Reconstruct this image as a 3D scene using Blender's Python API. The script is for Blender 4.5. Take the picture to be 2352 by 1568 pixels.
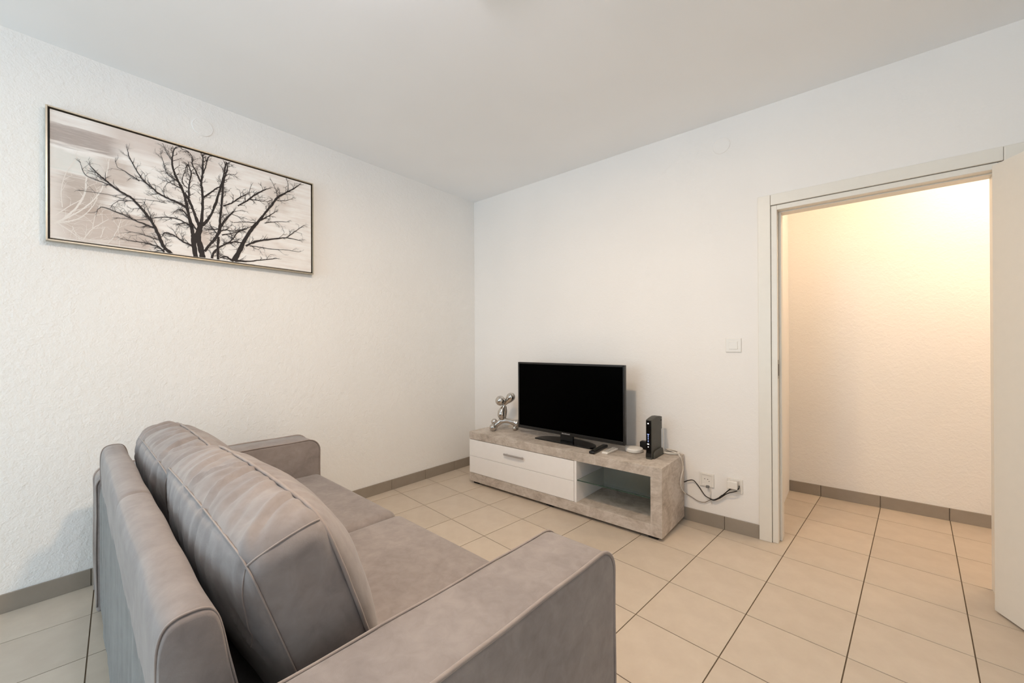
import bpy, bmesh, math, random
from mathutils import Vector, Matrix
from math import sin, cos, pi, radians, sqrt, exp

# ------------------------------------------------------------------ scene, camera, light
for o in list(bpy.data.objects):
    bpy.data.objects.remove(o)
SC = bpy.context.scene
COL = SC.collection
CEIL = 2.563           # ceiling height
ROOM_X, ROOM_Y = 5.2, -6.2
HALL_Y = 1.073


def look_matrix(loc, yaw, pitch, roll):
    f = Vector((sin(yaw) * cos(pitch), cos(yaw) * cos(pitch), sin(pitch)))
    r = Vector((cos(yaw), -sin(yaw), 0))
    u = r.cross(f)
    r2 = cos(roll) * r + sin(roll) * u
    u2 = -sin(roll) * r + cos(roll) * u
    m = Matrix((r2, u2, -f)).transposed().to_4x4()
    m.translation = loc
    return m


cam_d = bpy.data.cameras.new('camera')
cam = bpy.data.objects.new('camera', cam_d)
COL.objects.link(cam)
cam_d.sensor_width = 36.0
cam_d.lens = 14.04
cam_d.shift_y = 0.0032
cam_d.clip_start = 0.02
cam.matrix_world = look_matrix(Vector((2.825, -2.764, 1.156)), radians(-40.295), radians(0.095), radians(-0.26))
SC.camera = cam

SC.view_settings.view_transform = 'Standard'
SC.view_settings.look = 'None'
SC.view_settings.gamma = 1.0
SC.view_settings.use_curve_mapping = False
SC.view_settings.exposure = -0.05

SC.cycles.max_bounces = 9
SC.cycles.adaptive_threshold = 0.035
SC.cycles.diffuse_bounces = 6          # white room: let the light travel

world = bpy.data.worlds.new('sky')
SC.world = world
world.use_nodes = True
world.node_tree.nodes['Background'].inputs[0].default_value = (0.80, 0.88, 1.0, 1)
world.node_tree.nodes['Background'].inputs[1].default_value = 1.0


def area_light(name, loc, rot, sx, sy, power, color):
    d = bpy.data.lights.new(name, 'AREA')
    d.shape = 'RECTANGLE'
    d.size, d.size_y = sx, sy
    d.energy = power
    d.color = color
    o = bpy.data.objects.new(name, d)
    COL.objects.link(o)
    o.location = loc
    o.rotation_euler = rot
    return o


def point_light(name, loc, power, color, radius):
    d = bpy.data.lights.new(name, 'POINT')
    d.energy = power
    d.color = color
    d.shadow_soft_size = radius
    o = bpy.data.objects.new(name, d)
    COL.objects.link(o)
    o.location = loc
    return o


# daylight through the window behind the camera, plus fill through an added one (window_1 and window_fill below)
WIN = (0.30, 2.10, 0.10, 2.25)        # window_1, wall behind the camera: x0, x1, z0, z1
FILL_WIN = (-5.90, -4.10, 0.10, 2.25)     # window_fill, fill window added in the right-hand wall: y0, y1, z0, z1
area_light('window_area_light', ((WIN[0] + WIN[1]) / 2, ROOM_Y + 0.02, (WIN[2] + WIN[3]) / 2),
           (radians(90), 0, 0), WIN[1] - WIN[0] - 0.1, WIN[3] - WIN[2] - 0.1, 66, (0.60, 0.84, 1.0))
area_light('window_area_light', (ROOM_X - 0.02, (FILL_WIN[0] + FILL_WIN[1]) / 2, (FILL_WIN[2] + FILL_WIN[3]) / 2),
           (0, radians(90), 0), FILL_WIN[3] - FILL_WIN[2] - 0.1, FILL_WIN[1] - FILL_WIN[0] - 0.1, 14, (0.55, 0.78, 1.0))  # weak bluish fill, added on the right-hand side
ROOM_LAMP = ((1.86, -1.90), (1.95, -2.45))       # bar lamp: a shaded spot and an open bulb
HALL_LAMP = (3.60, 0.50, CEIL)
ROOM_LAMP_W, HALL_LAMP_W = (27, 20), 21.5


# ------------------------------------------------------------------ materials
def lin(c):
    c /= 255.0
    return c / 12.92 if c <= 0.04045 else ((c + 0.055) / 1.055) ** 2.4


def S(r, g, b):
    return (lin(r), lin(g), lin(b), 1.0)


class NT:
    def __init__(self, name):
        self.m = bpy.data.materials.new(name)
        self.m.use_nodes = True
        self.t = self.m.node_tree
        self.b = self.t.nodes['Principled BSDF']

    def n(self, typ, **kw):
        nd = self.t.nodes.new(typ)
        for k, v in kw.items():
            if k in nd.inputs:
                nd.inputs[k].default_value = v
            else:
                setattr(nd, k, v)
        return nd

    def l(self, a, b):
        self.t.links.new(a, b)

    def coord(self, scale=(1, 1, 1), kind='Object', rot=(0, 0, 0)):
        tc = self.n('ShaderNodeTexCoord')
        mp = self.n('ShaderNodeMapping')
        mp.inputs['Scale'].default_value = scale
        mp.inputs['Rotation'].default_value = rot
        self.l(tc.outputs[kind], mp.inputs['Vector'])
        return mp.outputs[0]

    def noise(self, vec, scale, detail=4.0, rough=0.55, dist=0.0):
        nd = self.n('ShaderNodeTexNoise')
        nd.inputs['Scale'].default_value = scale
        nd.inputs['Detail'].default_value = detail
        nd.inputs['Roughness'].default_value = rough
        nd.inputs['Distortion'].default_value = dist
        self.l(vec, nd.inputs['Vector'])
        return nd.outputs['Fac']

    def ramp(self, fac, stops):
        r = self.n('ShaderNodeValToRGB')
        el = r.color_ramp.elements
        while len(el) < len(stops):
            el.new(0.5)
        for e, (p, c) in zip(el, stops):
            e.position = p
            e.color = c
        self.l(fac, r.inputs[0])
        return r.outputs[0]

    def mix(self, fac, a, b, mode='MIX'):
        nd = self.n('ShaderNodeMix', data_type='RGBA', blend_type=mode)
        for sock, v in ((nd.inputs[0], fac), (nd.inputs[6], a), (nd.inputs[7], b)):
            if hasattr(v, 'is_linked') or hasattr(v, 'links'):
                self.l(v, sock)
            else:
                sock.default_value = v
        return nd.outputs[2]

    def math(self, op, a, b=0.0):
        nd = self.n('ShaderNodeMath', operation=op)
        for sock, v in ((nd.inputs[0], a), (nd.inputs[1], b)):
            if hasattr(v, 'links'):
                self.l(v, sock)
            else:
                sock.default_value = v
        return nd.outputs[0]

    def bump(self, h, strength, dist):
        nd = self.n('ShaderNodeBump')
        nd.inputs['Strength'].default_value = strength
        nd.inputs['Distance'].default_value = dist
        self.l(h, nd.inputs['Height'])
        self.l(nd.outputs[0], self.b.inputs['Normal'])

    def base(self, c):
        if hasattr(c, 'links'):
            self.l(c, self.b.inputs['Base Color'])
        else:
            self.b.inputs['Base Color'].default_value = c

    def set(self, **kw):
        for k, v in kw.items():
            self.b.inputs[k.replace('_', ' ')].default_value = v
        return self.m


MAT = {}


def simple(name, col, rough=0.5, metal=0.0, var=0.04, scale=25.0, bump=0.0, spec=0.5, **kw):
    """plain coloured material with a slight procedural variation"""
    t = NT(name)
    v = t.coord()
    f = t.noise(v, scale)
    lo = tuple(max(0, c * (1 - var)) for c in col[:3]) + (1,)
    hi = tuple(min(1, c * (1 + var)) for c in col[:3]) + (1,)
    t.base(t.ramp(f, [(0.3, lo), (0.7, hi)]))
    if bump:
        t.bump(t.noise(v, scale * 6), bump, 0.001)
    t.set(Roughness=rough, Metallic=metal, **{'Specular IOR Level': spec})
    t.set(**kw)
    MAT[name] = t.m
    return t.m


def plaster(name, col, strength, fine=130.0):
    t = NT(name)
    v = t.coord()
    a = t.noise(v, fine, 1.0, 0.6)
    b = t.noise(v, 32.0, 2.0, 0.5, 0.6)
    h = t.math('ADD', t.math('MULTIPLY', a, 0.5), t.math('POWER', b, 1.6))
    c = t.noise(v, 2.2, 1.0)
    lo = tuple(x * 0.975 for x in col[:3]) + (1,)
    t.base(t.ramp(c, [(0.3, lo), (0.7, col)]))
    if strength > 0.1:
        t.bump(h, strength, 0.006)
    t.set(Roughness=0.85, **{'Specular IOR Level': 0.25})
    MAT[name] = t.m


plaster('plaster_left', S(243, 241, 238), 0.5)
plaster('plaster', S(243, 238, 233), 0.16)
plaster('plaster_hall', S(240, 235, 229), 0.35)
plaster('ceiling_paint', S(247, 248, 249), 0.05)


def tile_mat(name, c1, c2, rough):
    t = NT(name)
    v = t.coord(kind='Object')
    f = t.noise(v, 9.0, 6.0, 0.6)
    g = t.noise(v, 160.0, 2.0, 0.5)
    oi = t.n('ShaderNodeObjectInfo')
    base = t.ramp(f, [(0.3, c1), (0.72, c2)])
    br = t.math('ADD', t.math('MULTIPLY', oi.outputs['Random'], 0.08), 0.94)
    hs = t.n('ShaderNodeHueSaturation')
    t.l(base, hs.inputs['Color'])
    t.l(br, hs.inputs['Value'])
    t.base(hs.outputs[0])
    t.bump(t.math('ADD', f, t.math('MULTIPLY', g, 0.3)), 0.08, 0.002)
    t.set(Roughness=rough, **{'Specular IOR Level': 0.4})
    MAT[name] = t.m


tile_mat('floor_tile', S(197, 182, 165), S(207, 193, 176), 0.42)
tile_mat('skirting', S(150, 139, 126), S(158, 147, 134), 0.5)
simple('grout', S(104, 88, 70), 0.9, var=0.08, scale=60)
simple('white_lacquer', S(232, 226, 216), 0.38, var=0.01)
simple('white_paint', S(226, 219, 208), 0.45, var=0.012)
simple('white_plastic', S(233, 227, 219), 0.35, var=0.01)
simple('drawer_white', S(246, 243, 241), 0.22, var=0.01)
simple('black_gap', S(24, 20, 18), 0.8)
simple('black_plastic', S(22, 22, 22), 0.32, var=0.1)
simple('black_gloss', S(6, 6, 7), 0.12, var=0.05)
simple('router_side', S(66, 65, 58), 0.5, var=0.06, scale=60)
simple('bezel', S(28, 27, 26), 0.35, var=0.08)
simple('screen', S(1, 1, 1), 0.3, spec=0.02)
simple('chrome', S(205, 200, 194), 0.10, metal=1.0, var=0.05, scale=60)
simple('brushed_steel', S(150, 146, 142), 0.35, metal=1.0, var=0.06, scale=90)
simple('handle_metal', S(176, 170, 168), 0.45, metal=0.35, var=0.04, scale=90)
simple('champagne', S(196, 186, 168), 0.32, metal=1.0, var=0.05, scale=40)
simple('frame_black', S(30, 24, 20), 0.5)
simple('tree_ink', S(38, 31, 30), 0.7, var=0.15, scale=60)
simple('ghost_paint', S(232, 226, 220), 0.7, var=0.02)
simple('cable_black', S(28, 22, 18), 0.5)
simple('cable_white', S(225, 218, 208), 0.45)
simple('cable_white_dimmed', S(125, 112, 100), 0.5)  # wall run of the white cord, its dimmer look put into the colour
simple('silver_print', S(190, 190, 192), 0.35, metal=0.6)
simple('grey_button', S(120, 118, 116), 0.5)
simple('hinge_metal', S(190, 182, 168), 0.3, metal=1.0)
simple('slot_dark', S(62, 50, 38), 0.5, metal=0.4)


def emis(name, col, strength):
    t = NT(name)
    v = t.coord()
    f = t.noise(v, 8.0)
    t.l(t.ramp(f, [(0.2, col), (0.8, col)]), t.b.inputs['Emission Color'])
    t.base(col)
    t.set(**{'Emission Strength': strength})
    MAT[name] = t.m


emis('led_mark_white', S(245, 245, 240), 1.0)  # router LED, also pale lettering made to glow
emis('mark_blue_glow', S(150, 170, 225), 0.7)  # bluish router lettering, given a glow of its own
emis('lamp_glow', S(255, 225, 190), 4.0)


def fabric(name, dark, light):
    t = NT(name)
    v = t.coord()
    big = t.noise(v, 5.5, 3.0, 0.6, 0.8)
    mid = t.noise(v, 26.0, 3.0, 0.65, 0.5)
    fine = t.noise(v, 420.0, 1.0, 0.6)
    f = t.math('ADD', t.math('MULTIPLY', big, 0.55), t.math('MULTIPLY', mid, 0.45))
    t.base(t.ramp(f, [(0.34, dark), (0.66, light)]))
    h = t.math('ADD', t.math('MULTIPLY', fine, 0.5), mid)
    t.bump(h, 0.12, 0.003)
    t.set(Roughness=0.92, **{'Specular IOR Level': 0.15, 'Sheen Weight': 0.25, 'Sheen Roughness': 0.5})
    MAT[name] = t.m


fabric('sofa_fabric', S(129, 120, 117), S(152, 143, 139))
fabric('sofa_fabric_rear', S(101, 100, 99), S(121, 120, 118))  # darker, greyer copy of the sofa fabric for the rear panel
fabric('sofa_piping', S(146, 134, 128), S(160, 148, 141))


def concrete():
    t = NT('concrete_board')
    v = t.coord()
    a = t.noise(v, 5.0, 9.0, 0.68, 1.6)
    b = t.noise(t.coord((1, 1, 2.2)), 17.0, 7.0, 0.72, 1.0)
    c = t.noise(v, 70.0, 4.0, 0.6)
    f = t.math('ADD', t.math('MULTIPLY', a, 0.55), t.math('ADD', t.math('MULTIPLY', b, 0.35), t.math('MULTIPLY', c, 0.10)))
    col = t.ramp(f, [(0.36, S(144, 134, 123)), (0.44, S(174, 163, 151)), (0.51, S(194, 184, 173)), (0.58, S(210, 201, 192)), (0.66, S(186, 175, 163))])
    warm = t.noise(v, 4.0, 3.0)
    col = t.mix(t.math('MULTIPLY', warm, 0.25), col, S(196, 172, 156))
    t.base(col)
    t.bump(f, 0.06, 0.002)
    t.set(Roughness=0.5, **{'Specular IOR Level': 0.35})
    MAT['concrete_board'] = t.m


concrete()


def glass():
    t = NT('shelf_glass')
    v = t.coord()
    f = t.noise(v, 5.0)
    t.base(t.ramp(f, [(0.3, S(214, 228, 222)), (0.7, S(218, 232, 226))]))
    t.set(Roughness=0.02, IOR=1.45, **{'Transmission Weight': 1.0})
    MAT['shelf_glass'] = t.m
    e = NT('glass_edge')
    e.base(e.ramp(e.noise(e.coord(), 20), [(0.3, S(38, 62, 54)), (0.7, S(52, 80, 70))]))
    e.set(Roughness=0.15)
    MAT['glass_edge'] = e.m
    w = NT('window_glass')
    w.base(w.ramp(w.noise(w.coord(), 2), [(0.3, (0.97, 0.99, 0.98, 1)), (0.7, (0.98, 1, 0.99, 1))]))
    w.set(Roughness=0.0, IOR=1.1, **{'Transmission Weight': 1.0})
    MAT['window_glass'] = w.m


glass()


def canvas():
    """printed canvas: cream ground with taupe brush-stroke patches (object space: y along the picture, z up)"""
    t = NT('canvas_print')
    tc = t.n('ShaderNodeTexCoord')
    sep = t.n('ShaderNodeSeparateXYZ')
    t.l(tc.outputs['Object'], sep.inputs[0])
    y, z = sep.outputs[1], sep.outputs[2]
    stroke = t.noise(t.coord((1, 1.1, 16)), 3.2, 6.0, 0.7, 0.3)
    patch = t.noise(t.coord((1, 1.0, 1.7)), 4.5, 3.0, 0.5, 0.9)
    fine = t.noise(t.coord((1, 3.0, 60)), 6.0, 4.0, 0.7)
    f = t.math('ADD', t.math('MULTIPLY', stroke, 0.55), t.math('ADD', t.math('MULTIPLY', patch, 0.35), t.math('MULTIPLY', fine, 0.10)))
    col = t.ramp(f, [(0.34, S(210, 199, 192)), (0.43, S(233, 226, 221)), (0.52, S(241, 237, 233)), (0.62, S(246, 245, 243))])

    def box(y0, y1, z0, z1, soft):
        m = t.math('MULTIPLY', edge(y, y0, soft), edge(y, y1, -soft))
        m = t.math('MULTIPLY', m, t.math('MULTIPLY', edge(z, z0, soft * 0.3), edge(z, z1, -soft * 0.3)))
        return t.math('MULTIPLY', m, t.math('MINIMUM', t.math('MULTIPLY', t.math('ADD', stroke, fine), 0.95), 1.0))

    def edge(val, at, soft):
        mr = t.n('ShaderNodeMapRange')
        wob = t.math('ADD', val, t.math('MULTIPLY', t.math('SUBTRACT', stroke, 0.5), 0.10))
        t.l(wob, mr.inputs['Value'])
        mr.inputs['From Min'].default_value = at - abs(soft)
        mr.inputs['From Max'].default_value = at + abs(soft)
        mr.inputs['To Min'].default_value = 0.0 if soft > 0 else 1.0
        mr.inputs['To Max'].default_value = 1.0 if soft > 0 else 0.0
        return mr.outputs[0]
    # picture centre is the object origin: y in -0.59..0.59, z in -0.30..0.30
    for (y0, y1, z0, z1, soft, c, k) in (
            (-0.62, -0.36, 0.150, 0.235, 0.03, S(150, 134, 127), 0.75),
            (-0.40, 0.05, 0.20, 0.31, 0.06, S(205, 189, 180), 0.6),
            (-0.55, -0.40, -0.16, 0.02, 0.03, S(176, 160, 149), 0.75),
            (-0.55, -0.22, -0.29, -0.13, 0.03, S(192, 176, 166), 0.8),
            (-0.42, -0.30, 0.02, 0.13, 0.03, S(190, 174, 163), 0.7),
            (-0.58, -0.42, 0.03, 0.12, 0.03, S(222, 222, 217), 0.8),
            (0.30, 0.44, 0.06, 0.24, 0.03, S(206, 192, 182), 0.5),
            (-0.05, 0.02, -0.22, -0.14, 0.02, S(203, 187, 176), 0.7)):
        col = t.mix(t.math('MULTIPLY', box(y0, y1, z0, z1, soft), k), col, c)
    t.base(col)
    t.bump(fine, 0.05, 0.001)
    t.set(Roughness=0.7, **{'Specular IOR Level': 0.2})
    MAT['canvas_print'] = t.m


canvas()


# ------------------------------------------------------------------ mesh helpers
def obj(name, bm, mat, parent=None, smooth=False, loc=None):
    me = bpy.data.meshes.new(name)
    bm.normal_update()
    bm.to_mesh(me)
    bm.free()
    me.materials.append(MAT[mat])
    if smooth:
        for p in me.polygons:
            p.use_smooth = True
    o = bpy.data.objects.new(name, me)
    COL.objects.link(o)
    if parent is not None:
        o.parent = parent
    if loc is not None:
        o.location = loc
    return o


def auto_smooth(o, ang=40):
    me = o.data
    for p in me.polygons:
        p.use_smooth = True
    bm = bmesh.new()
    bm.from_mesh(me)
    for e in bm.edges:
        if len(e.link_faces) == 2 and e.calc_face_angle(0) > radians(ang):
            e.smooth = False
    bm.to_mesh(me)
    bm.free()
    return o


def box(x0, x1, y0, y1, z0, z1, bevel=0.0, seg=2, bm=None):
    b2 = bmesh.new()
    r = bmesh.ops.create_cube(b2, size=1.0)
    for v in r['verts']:
        v.co = Vector(((x0 + x1) / 2 + v.co.x * (x1 - x0), (y0 + y1) / 2 + v.co.y * (y1 - y0), (z0 + z1) / 2 + v.co.z * (z1 - z0)))
    if bevel > 0:
        bmesh.ops.bevel(b2, geom=list(b2.edges), offset=bevel, segments=seg, profile=0.5, affect='EDGES')
    if bm is None:
        return b2
    merge(bm, b2)
    return bm


def merge(bm, b2):
    mp = {}
    for v in b2.verts:
        mp[v] = bm.verts.new(v.co)
    for f in b2.faces:
        try:
            bm.faces.new([mp[v] for v in f.verts])
        except ValueError:
            pass
    b2.free()
    return bm


def grid_faces(bm, rings, closed_u=True, closed_v=False, caps=True):
    n = len(rings[0])
    m = len(rings)
    for i in range(m if closed_v else m - 1):
        a, b = rings[i], rings[(i + 1) % m]
        for j in range(n if closed_u else n - 1):
            k = (j + 1) % n
            bm.faces.new((a[j], a[k], b[k], b[j]))
    if caps and not closed_v and closed_u:
        bm.faces.new(list(reversed(rings[0])))
        bm.faces.new(rings[-1])


def tube(pts, r, n=8, closed=False, bm=None):
    """round tube along a polyline; r is a number or one radius per point"""
    if bm is None:
        bm = bmesh.new()
    P = [Vector(p) for p in pts]
    m = len(P)
    R = r if isinstance(r, (list, tuple)) else [r] * m
    T = []
    for i in range(m):
        a = P[i - 1] if (i > 0 or closed) else P[i]
        b = P[(i + 1) % m] if (i < m - 1 or closed) else P[i]
        T.append((b - a).normalized())
    up = Vector((0, 0, 1)) if abs(T[0].z) < 0.9 else Vector((1, 0, 0))
    nrm = (up - T[0] * up.dot(T[0])).normalized()
    rings = []
    for i in range(m):
        nrm = (nrm - T[i] * nrm.dot(T[i])).normalized()
        bi = T[i].cross(nrm)
        rings.append([bm.verts.new(P[i] + R[i] * (cos(2 * pi * k / n) * nrm + sin(2 * pi * k / n) * bi)) for k in range(n)])
    grid_faces(bm, rings, True, closed, not closed)
    return bm


def smooth_path(pts, sub=6, closed=False):
    P = [Vector(p) for p in pts]
    m = len(P)
    out = []
    rng = range(m if closed else m - 1)
    for i in rng:
        p0 = P[(i - 1) % m] if (closed or i > 0) else P[i]
        p1, p2 = P[i], P[(i + 1) % m]
        p3 = P[(i + 2) % m] if (closed or i + 2 < m) else p2
        for s in range(sub):
            t = s / sub
            out.append(0.5 * ((2 * p1) + (p2 - p0) * t + (2 * p0 - 5 * p1 + 4 * p2 - p3) * t * t + (3 * p1 - p0 - 3 * p2 + p3) * t ** 3))
    if not closed:
        out.append(P[-1])
    return out


def lathe(profile, n=28, bm=None, off=(0, 0, 0)):
    if bm is None:
        bm = bmesh.new()
    rings = []
    for (r, z) in profile:
        rings.append([bm.verts.new((off[0] + r * cos(2 * pi * k / n), off[1] + r * sin(2 * pi * k / n), off[2] + z)) for k in range(n)])
    grid_faces(bm, rings)
    return bm


def extrude_profile(prof, a0, a1, axis='x', bevel=0.0, bm=None):
    """closed 2D profile (p, q) swept along an axis: x -> (a, p, q); y -> (p, a, q); z -> (p, q, a)"""
    b2 = bmesh.new()

    def mk(a, p, q):
        return {'x': (a, p, q), 'y': (p, a, q), 'z': (p, q, a)}[axis]
    r0 = [b2.verts.new(mk(a0, p, q)) for p, q in prof]
    r1 = [b2.verts.new(mk(a1, p, q)) for p, q in prof]
    grid_faces(b2, [r0, r1])
    bmesh.ops.recalc_face_normals(b2, faces=b2.faces)
    if bevel:
        es = [e for e in b2.edges if (e.verts[0] in r0) == (e.verts[1] in r0)]
        bmesh.ops.bevel(b2, geom=es, offset=bevel, segments=3, profile=0.5, affect='EDGES')
    if bm is None:
        return b2
    return merge(bm, b2)


def rounded_rect(p0, p1, q0, q1, r, n=6):
    """r: radius or four radii (p0q0, p1q0, p1q1, p0q1)"""
    rr = r if isinstance(r, (list, tuple)) else [r] * 4
    out = []
    for (cp, cq, a0, rad) in ((p0, q0, pi, rr[0]), (p1, q0, 1.5 * pi, rr[1]), (p1, q1, 0, rr[2]), (p0, q1, 0.5 * pi, rr[3])):
        sx = 1 if cp == p0 else -1
        sq = 1 if cq == q0 else -1
        if rad <= 0:
            out.append((cp, cq))
            continue
        for k in range(n + 1):
            a = a0 + 0.5 * pi * k / n
            out.append((cp + sx * rad + rad * cos(a), cq + sq * rad + rad * sin(a)))
    return out


def tag(o, label, cat, group=None):
    o['label'] = label
    o['category'] = cat
    if group:
        o['group'] = group
    return o


def struct(o):
    o['kind'] = 'structure'
    return o


def empty(name, loc=(0, 0, 0), rz=0.0):
    o = bpy.data.objects.new(name, None)
    o.empty_display_size = 0.1
    COL.objects.link(o)
    o.location = loc
    o.rotation_euler = (0, 0, rz)
    return o


# ------------------------------------------------------------------ room shell
def clip_poly(poly, x0, x1, y0, y1):
    def cut(P, inside, inter):
        out = []
        for i in range(len(P)):
            a, b = P[i - 1], P[i]
            ia, ib = inside(a), inside(b)
            if ib:
                if not ia:
                    out.append(inter(a, b))
                out.append(b)
            elif ia:
                out.append(inter(a, b))
        return out

    def ix(v):
        return lambda a, b: (v, a[1] + (b[1] - a[1]) * (v - a[0]) / (b[0] - a[0]))

    def iy(v):
        return lambda a, b: (a[0] + (b[0] - a[0]) * (v - a[1]) / (b[1] - a[1]), v)
    for ins, it in ((lambda p: p[0] >= x0, ix(x0)), (lambda p: p[0] <= x1, ix(x1)),
                    (lambda p: p[1] >= y0, iy(y0)), (lambda p: p[1] <= y1, iy(y1))):
        if not poly:
            return []
        poly = cut(poly, ins, it)
    return poly


WALL_T = 0.12
DX0, DX1, DTOP = 2.472, 3.344, 1.963      # inner edges of the architrave
FLOOR_RECTS = ((0.0, ROOM_X, ROOM_Y, 0.0), (DX0, DX1, 0.0, WALL_T), (2.45, 5.5, WALL_T, HALL_Y))


def build_floor():
    bm = bmesh.new()
    box(-0.1, ROOM_X + 0.1, ROOM_Y - 0.1, WALL_T, -0.06, -0.0025, bm=bm)
    box(2.35, 5.6, WALL_T, HALL_Y + 0.1, -0.06, -0.0025, bm=bm)
    fl = struct(obj('floor', bm, 'grout'))
    g = radians(-5.125)
    gx, gy, pitch, gap = 2.1756, -0.4515, 0.333, 0.0042
    ex, ey = Vector((cos(g), sin(g))), Vector((-sin(g), cos(g)))
    O = Vector((gx, gy))
    rest = bmesh.new()
    for i in range(-12, 16):
        for j in range(-20, 9):
            a0, a1 = i * pitch + gap / 2, (i + 1) * pitch - gap / 2
            b0, b1 = j * pitch + gap / 2, (j + 1) * pitch - gap / 2
            quad = [tuple(O + ex * a + ey * b) for a, b in ((a0, b0), (a1, b0), (a1, b1), (a0, b1))]
            cx = sum(q[0] for q in quad) / 4
            cy = sum(q[1] for q in quad) / 4
            bm = bmesh.new()
            tot = 0
            for r in FLOOR_RECTS:
                p = clip_poly(list(quad), *r)
                q = []
                for v in p:
                    if not q or (abs(v[0] - q[-1][0]) + abs(v[1] - q[-1][1])) > 1e-5:
                        q.append(v)
                if len(q) > 2 and (abs(q[0][0] - q[-1][0]) + abs(q[0][1] - q[-1][1])) < 1e-5:
                    q.pop()
                if len(q) < 3:
                    continue
                area = 0.5 * abs(sum(q[k - 1][0] * q[k][1] - q[k][0] * q[k - 1][1] for k in range(len(q))))
                if area < 2e-4:
                    continue
                tot += area
                top = [bm.verts.new((v[0] - cx, v[1] - cy, 0.0)) for v in q]
                bot = [bm.verts.new((v[0] - cx, v[1] - cy, -0.006)) for v in q]
                grid_faces(bm, [bot, top], True, False, True)
            if tot > 0:
                bmesh.ops.recalc_face_normals(bm, faces=bm.faces)
                seen = (cx - 2.825) * -0.647 + (cy + 2.764) * 0.763 > -0.25 and cx < 4.3
                if seen:
                    obj('floor_tile', bm, 'floor_tile', fl, loc=(cx, cy, 0))
                else:                                  # behind the camera: joined
                    for v in bm.verts:
                        v.co += Vector((cx, cy, 0))
                    merge(rest, bm)
            else:
                bm.free()
    obj('floor_tiles_behind', rest, 'floor_tile', fl)['kind'] = 'stuff'


build_floor()

bm = bmesh.new()
box(-0.1, ROOM_X + 0.1, ROOM_Y - 0.1, WALL_T, CEIL, CEIL + 0.1, bm=bm)
box(2.35, 5.6, WALL_T, HALL_Y + 0.1, CEIL, CEIL + 0.1, bm=bm)
struct(obj('ceiling', bm, 'ceiling_paint'))
struct(obj('wall_left', box(-0.1, 0, ROOM_Y, WALL_T, -0.003, CEIL), 'plaster_left'))
bm = bmesh.new()                                   # right-hand wall, opening cut for the added fill window
box(ROOM_X, ROOM_X + 0.1, ROOM_Y, FILL_WIN[0], -0.003, CEIL, bm=bm)
box(ROOM_X, ROOM_X + 0.1, FILL_WIN[1], 0, -0.003, CEIL, bm=bm)
box(ROOM_X, ROOM_X + 0.1, FILL_WIN[0], FILL_WIN[1], -0.003, FILL_WIN[2], bm=bm)
box(ROOM_X, ROOM_X + 0.1, FILL_WIN[0], FILL_WIN[1], FILL_WIN[3], CEIL, bm=bm)
struct(obj('wall_right', bm, 'plaster'))
bm = bmesh.new()                                   # the wall with the television and the doorway
box(0, DX0 - 0.004, 0, WALL_T, -0.003, CEIL, bm=bm)
box(DX0 - 0.004, DX1 + 0.004, 0, WALL_T, DTOP + 0.004, CEIL, bm=bm)
box(DX1 + 0.004, ROOM_X + 0.1, 0, WALL_T, -0.003, CEIL, bm=bm)
struct(obj('wall_back', bm, 'plaster'))
bm = bmesh.new()                                   # wall behind the camera, with the window opening
box(-0.1, WIN[0], ROOM_Y - 0.1, ROOM_Y, -0.003, CEIL, bm=bm)
box(WIN[1], ROOM_X + 0.1, ROOM_Y - 0.1, ROOM_Y, -0.003, CEIL, bm=bm)
box(WIN[0], WIN[1], ROOM_Y - 0.1, ROOM_Y, -0.003, WIN[2], bm=bm)
box(WIN[0], WIN[1], ROOM_Y - 0.1, ROOM_Y, WIN[3], CEIL, bm=bm)
struct(obj('wall_front', bm, 'plaster'))
struct(obj('wall_hall', box(2.35, 5.6, HALL_Y, HALL_Y + 0.1, -0.003, CEIL), 'plaster_hall'))
struct(obj('wall_hall_left', box(2.35, 2.45, WALL_T, HALL_Y, -0.003, CEIL), 'plaster_hall'))
struct(obj('wall_hall_right', box(5.5, 5.6, WALL_T, HALL_Y, -0.003, CEIL), 'plaster_hall'))

# window behind the camera
WY = ROOM_Y - 0.05
w = struct(obj('window_1', tube([(WIN[0] + 0.03, WY, WIN[2] + 0.03), (WIN[1] - 0.03, WY, WIN[2] + 0.03),
                                 (WIN[1] - 0.03, WY, WIN[3] - 0.03), (WIN[0] + 0.03, WY, WIN[3] - 0.03)], 0.042, 4, True), 'white_paint'))
mid = (WIN[0] + WIN[1]) / 2
obj('mullion', box(mid - 0.04, mid + 0.04, WY - 0.03, WY + 0.03, WIN[2], WIN[3], 0.004), 'white_paint', w)
for a, b in ((WIN[0] + 0.03, mid - 0.04), (mid + 0.04, WIN[1] - 0.03)):
    obj('pane', box(a, b, WY - 0.006, WY, WIN[2] + 0.03, WIN[3] - 0.03), 'window_glass', w)


WX = ROOM_X + 0.05  # made-up window, added to carry the fill light
w = struct(obj('window_fill', tube([(WX, FILL_WIN[0] + 0.03, FILL_WIN[2] + 0.03), (WX, FILL_WIN[1] - 0.03, FILL_WIN[2] + 0.03),
                                 (WX, FILL_WIN[1] - 0.03, FILL_WIN[3] - 0.03), (WX, FILL_WIN[0] + 0.03, FILL_WIN[3] - 0.03)], 0.042, 4, True), 'white_paint'))
mid = (FILL_WIN[0] + FILL_WIN[1]) / 2
obj('mullion', box(WX - 0.03, WX + 0.03, mid - 0.04, mid + 0.04, FILL_WIN[2], FILL_WIN[3], 0.004), 'white_paint', w)
for a, b in ((FILL_WIN[0] + 0.03, mid - 0.04), (mid + 0.04, FILL_WIN[1] - 0.03)):
    obj('pane', box(WX, WX + 0.006, a, b, FILL_WIN[2] + 0.03, FILL_WIN[3] - 0.03), 'window_glass', w)


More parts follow.
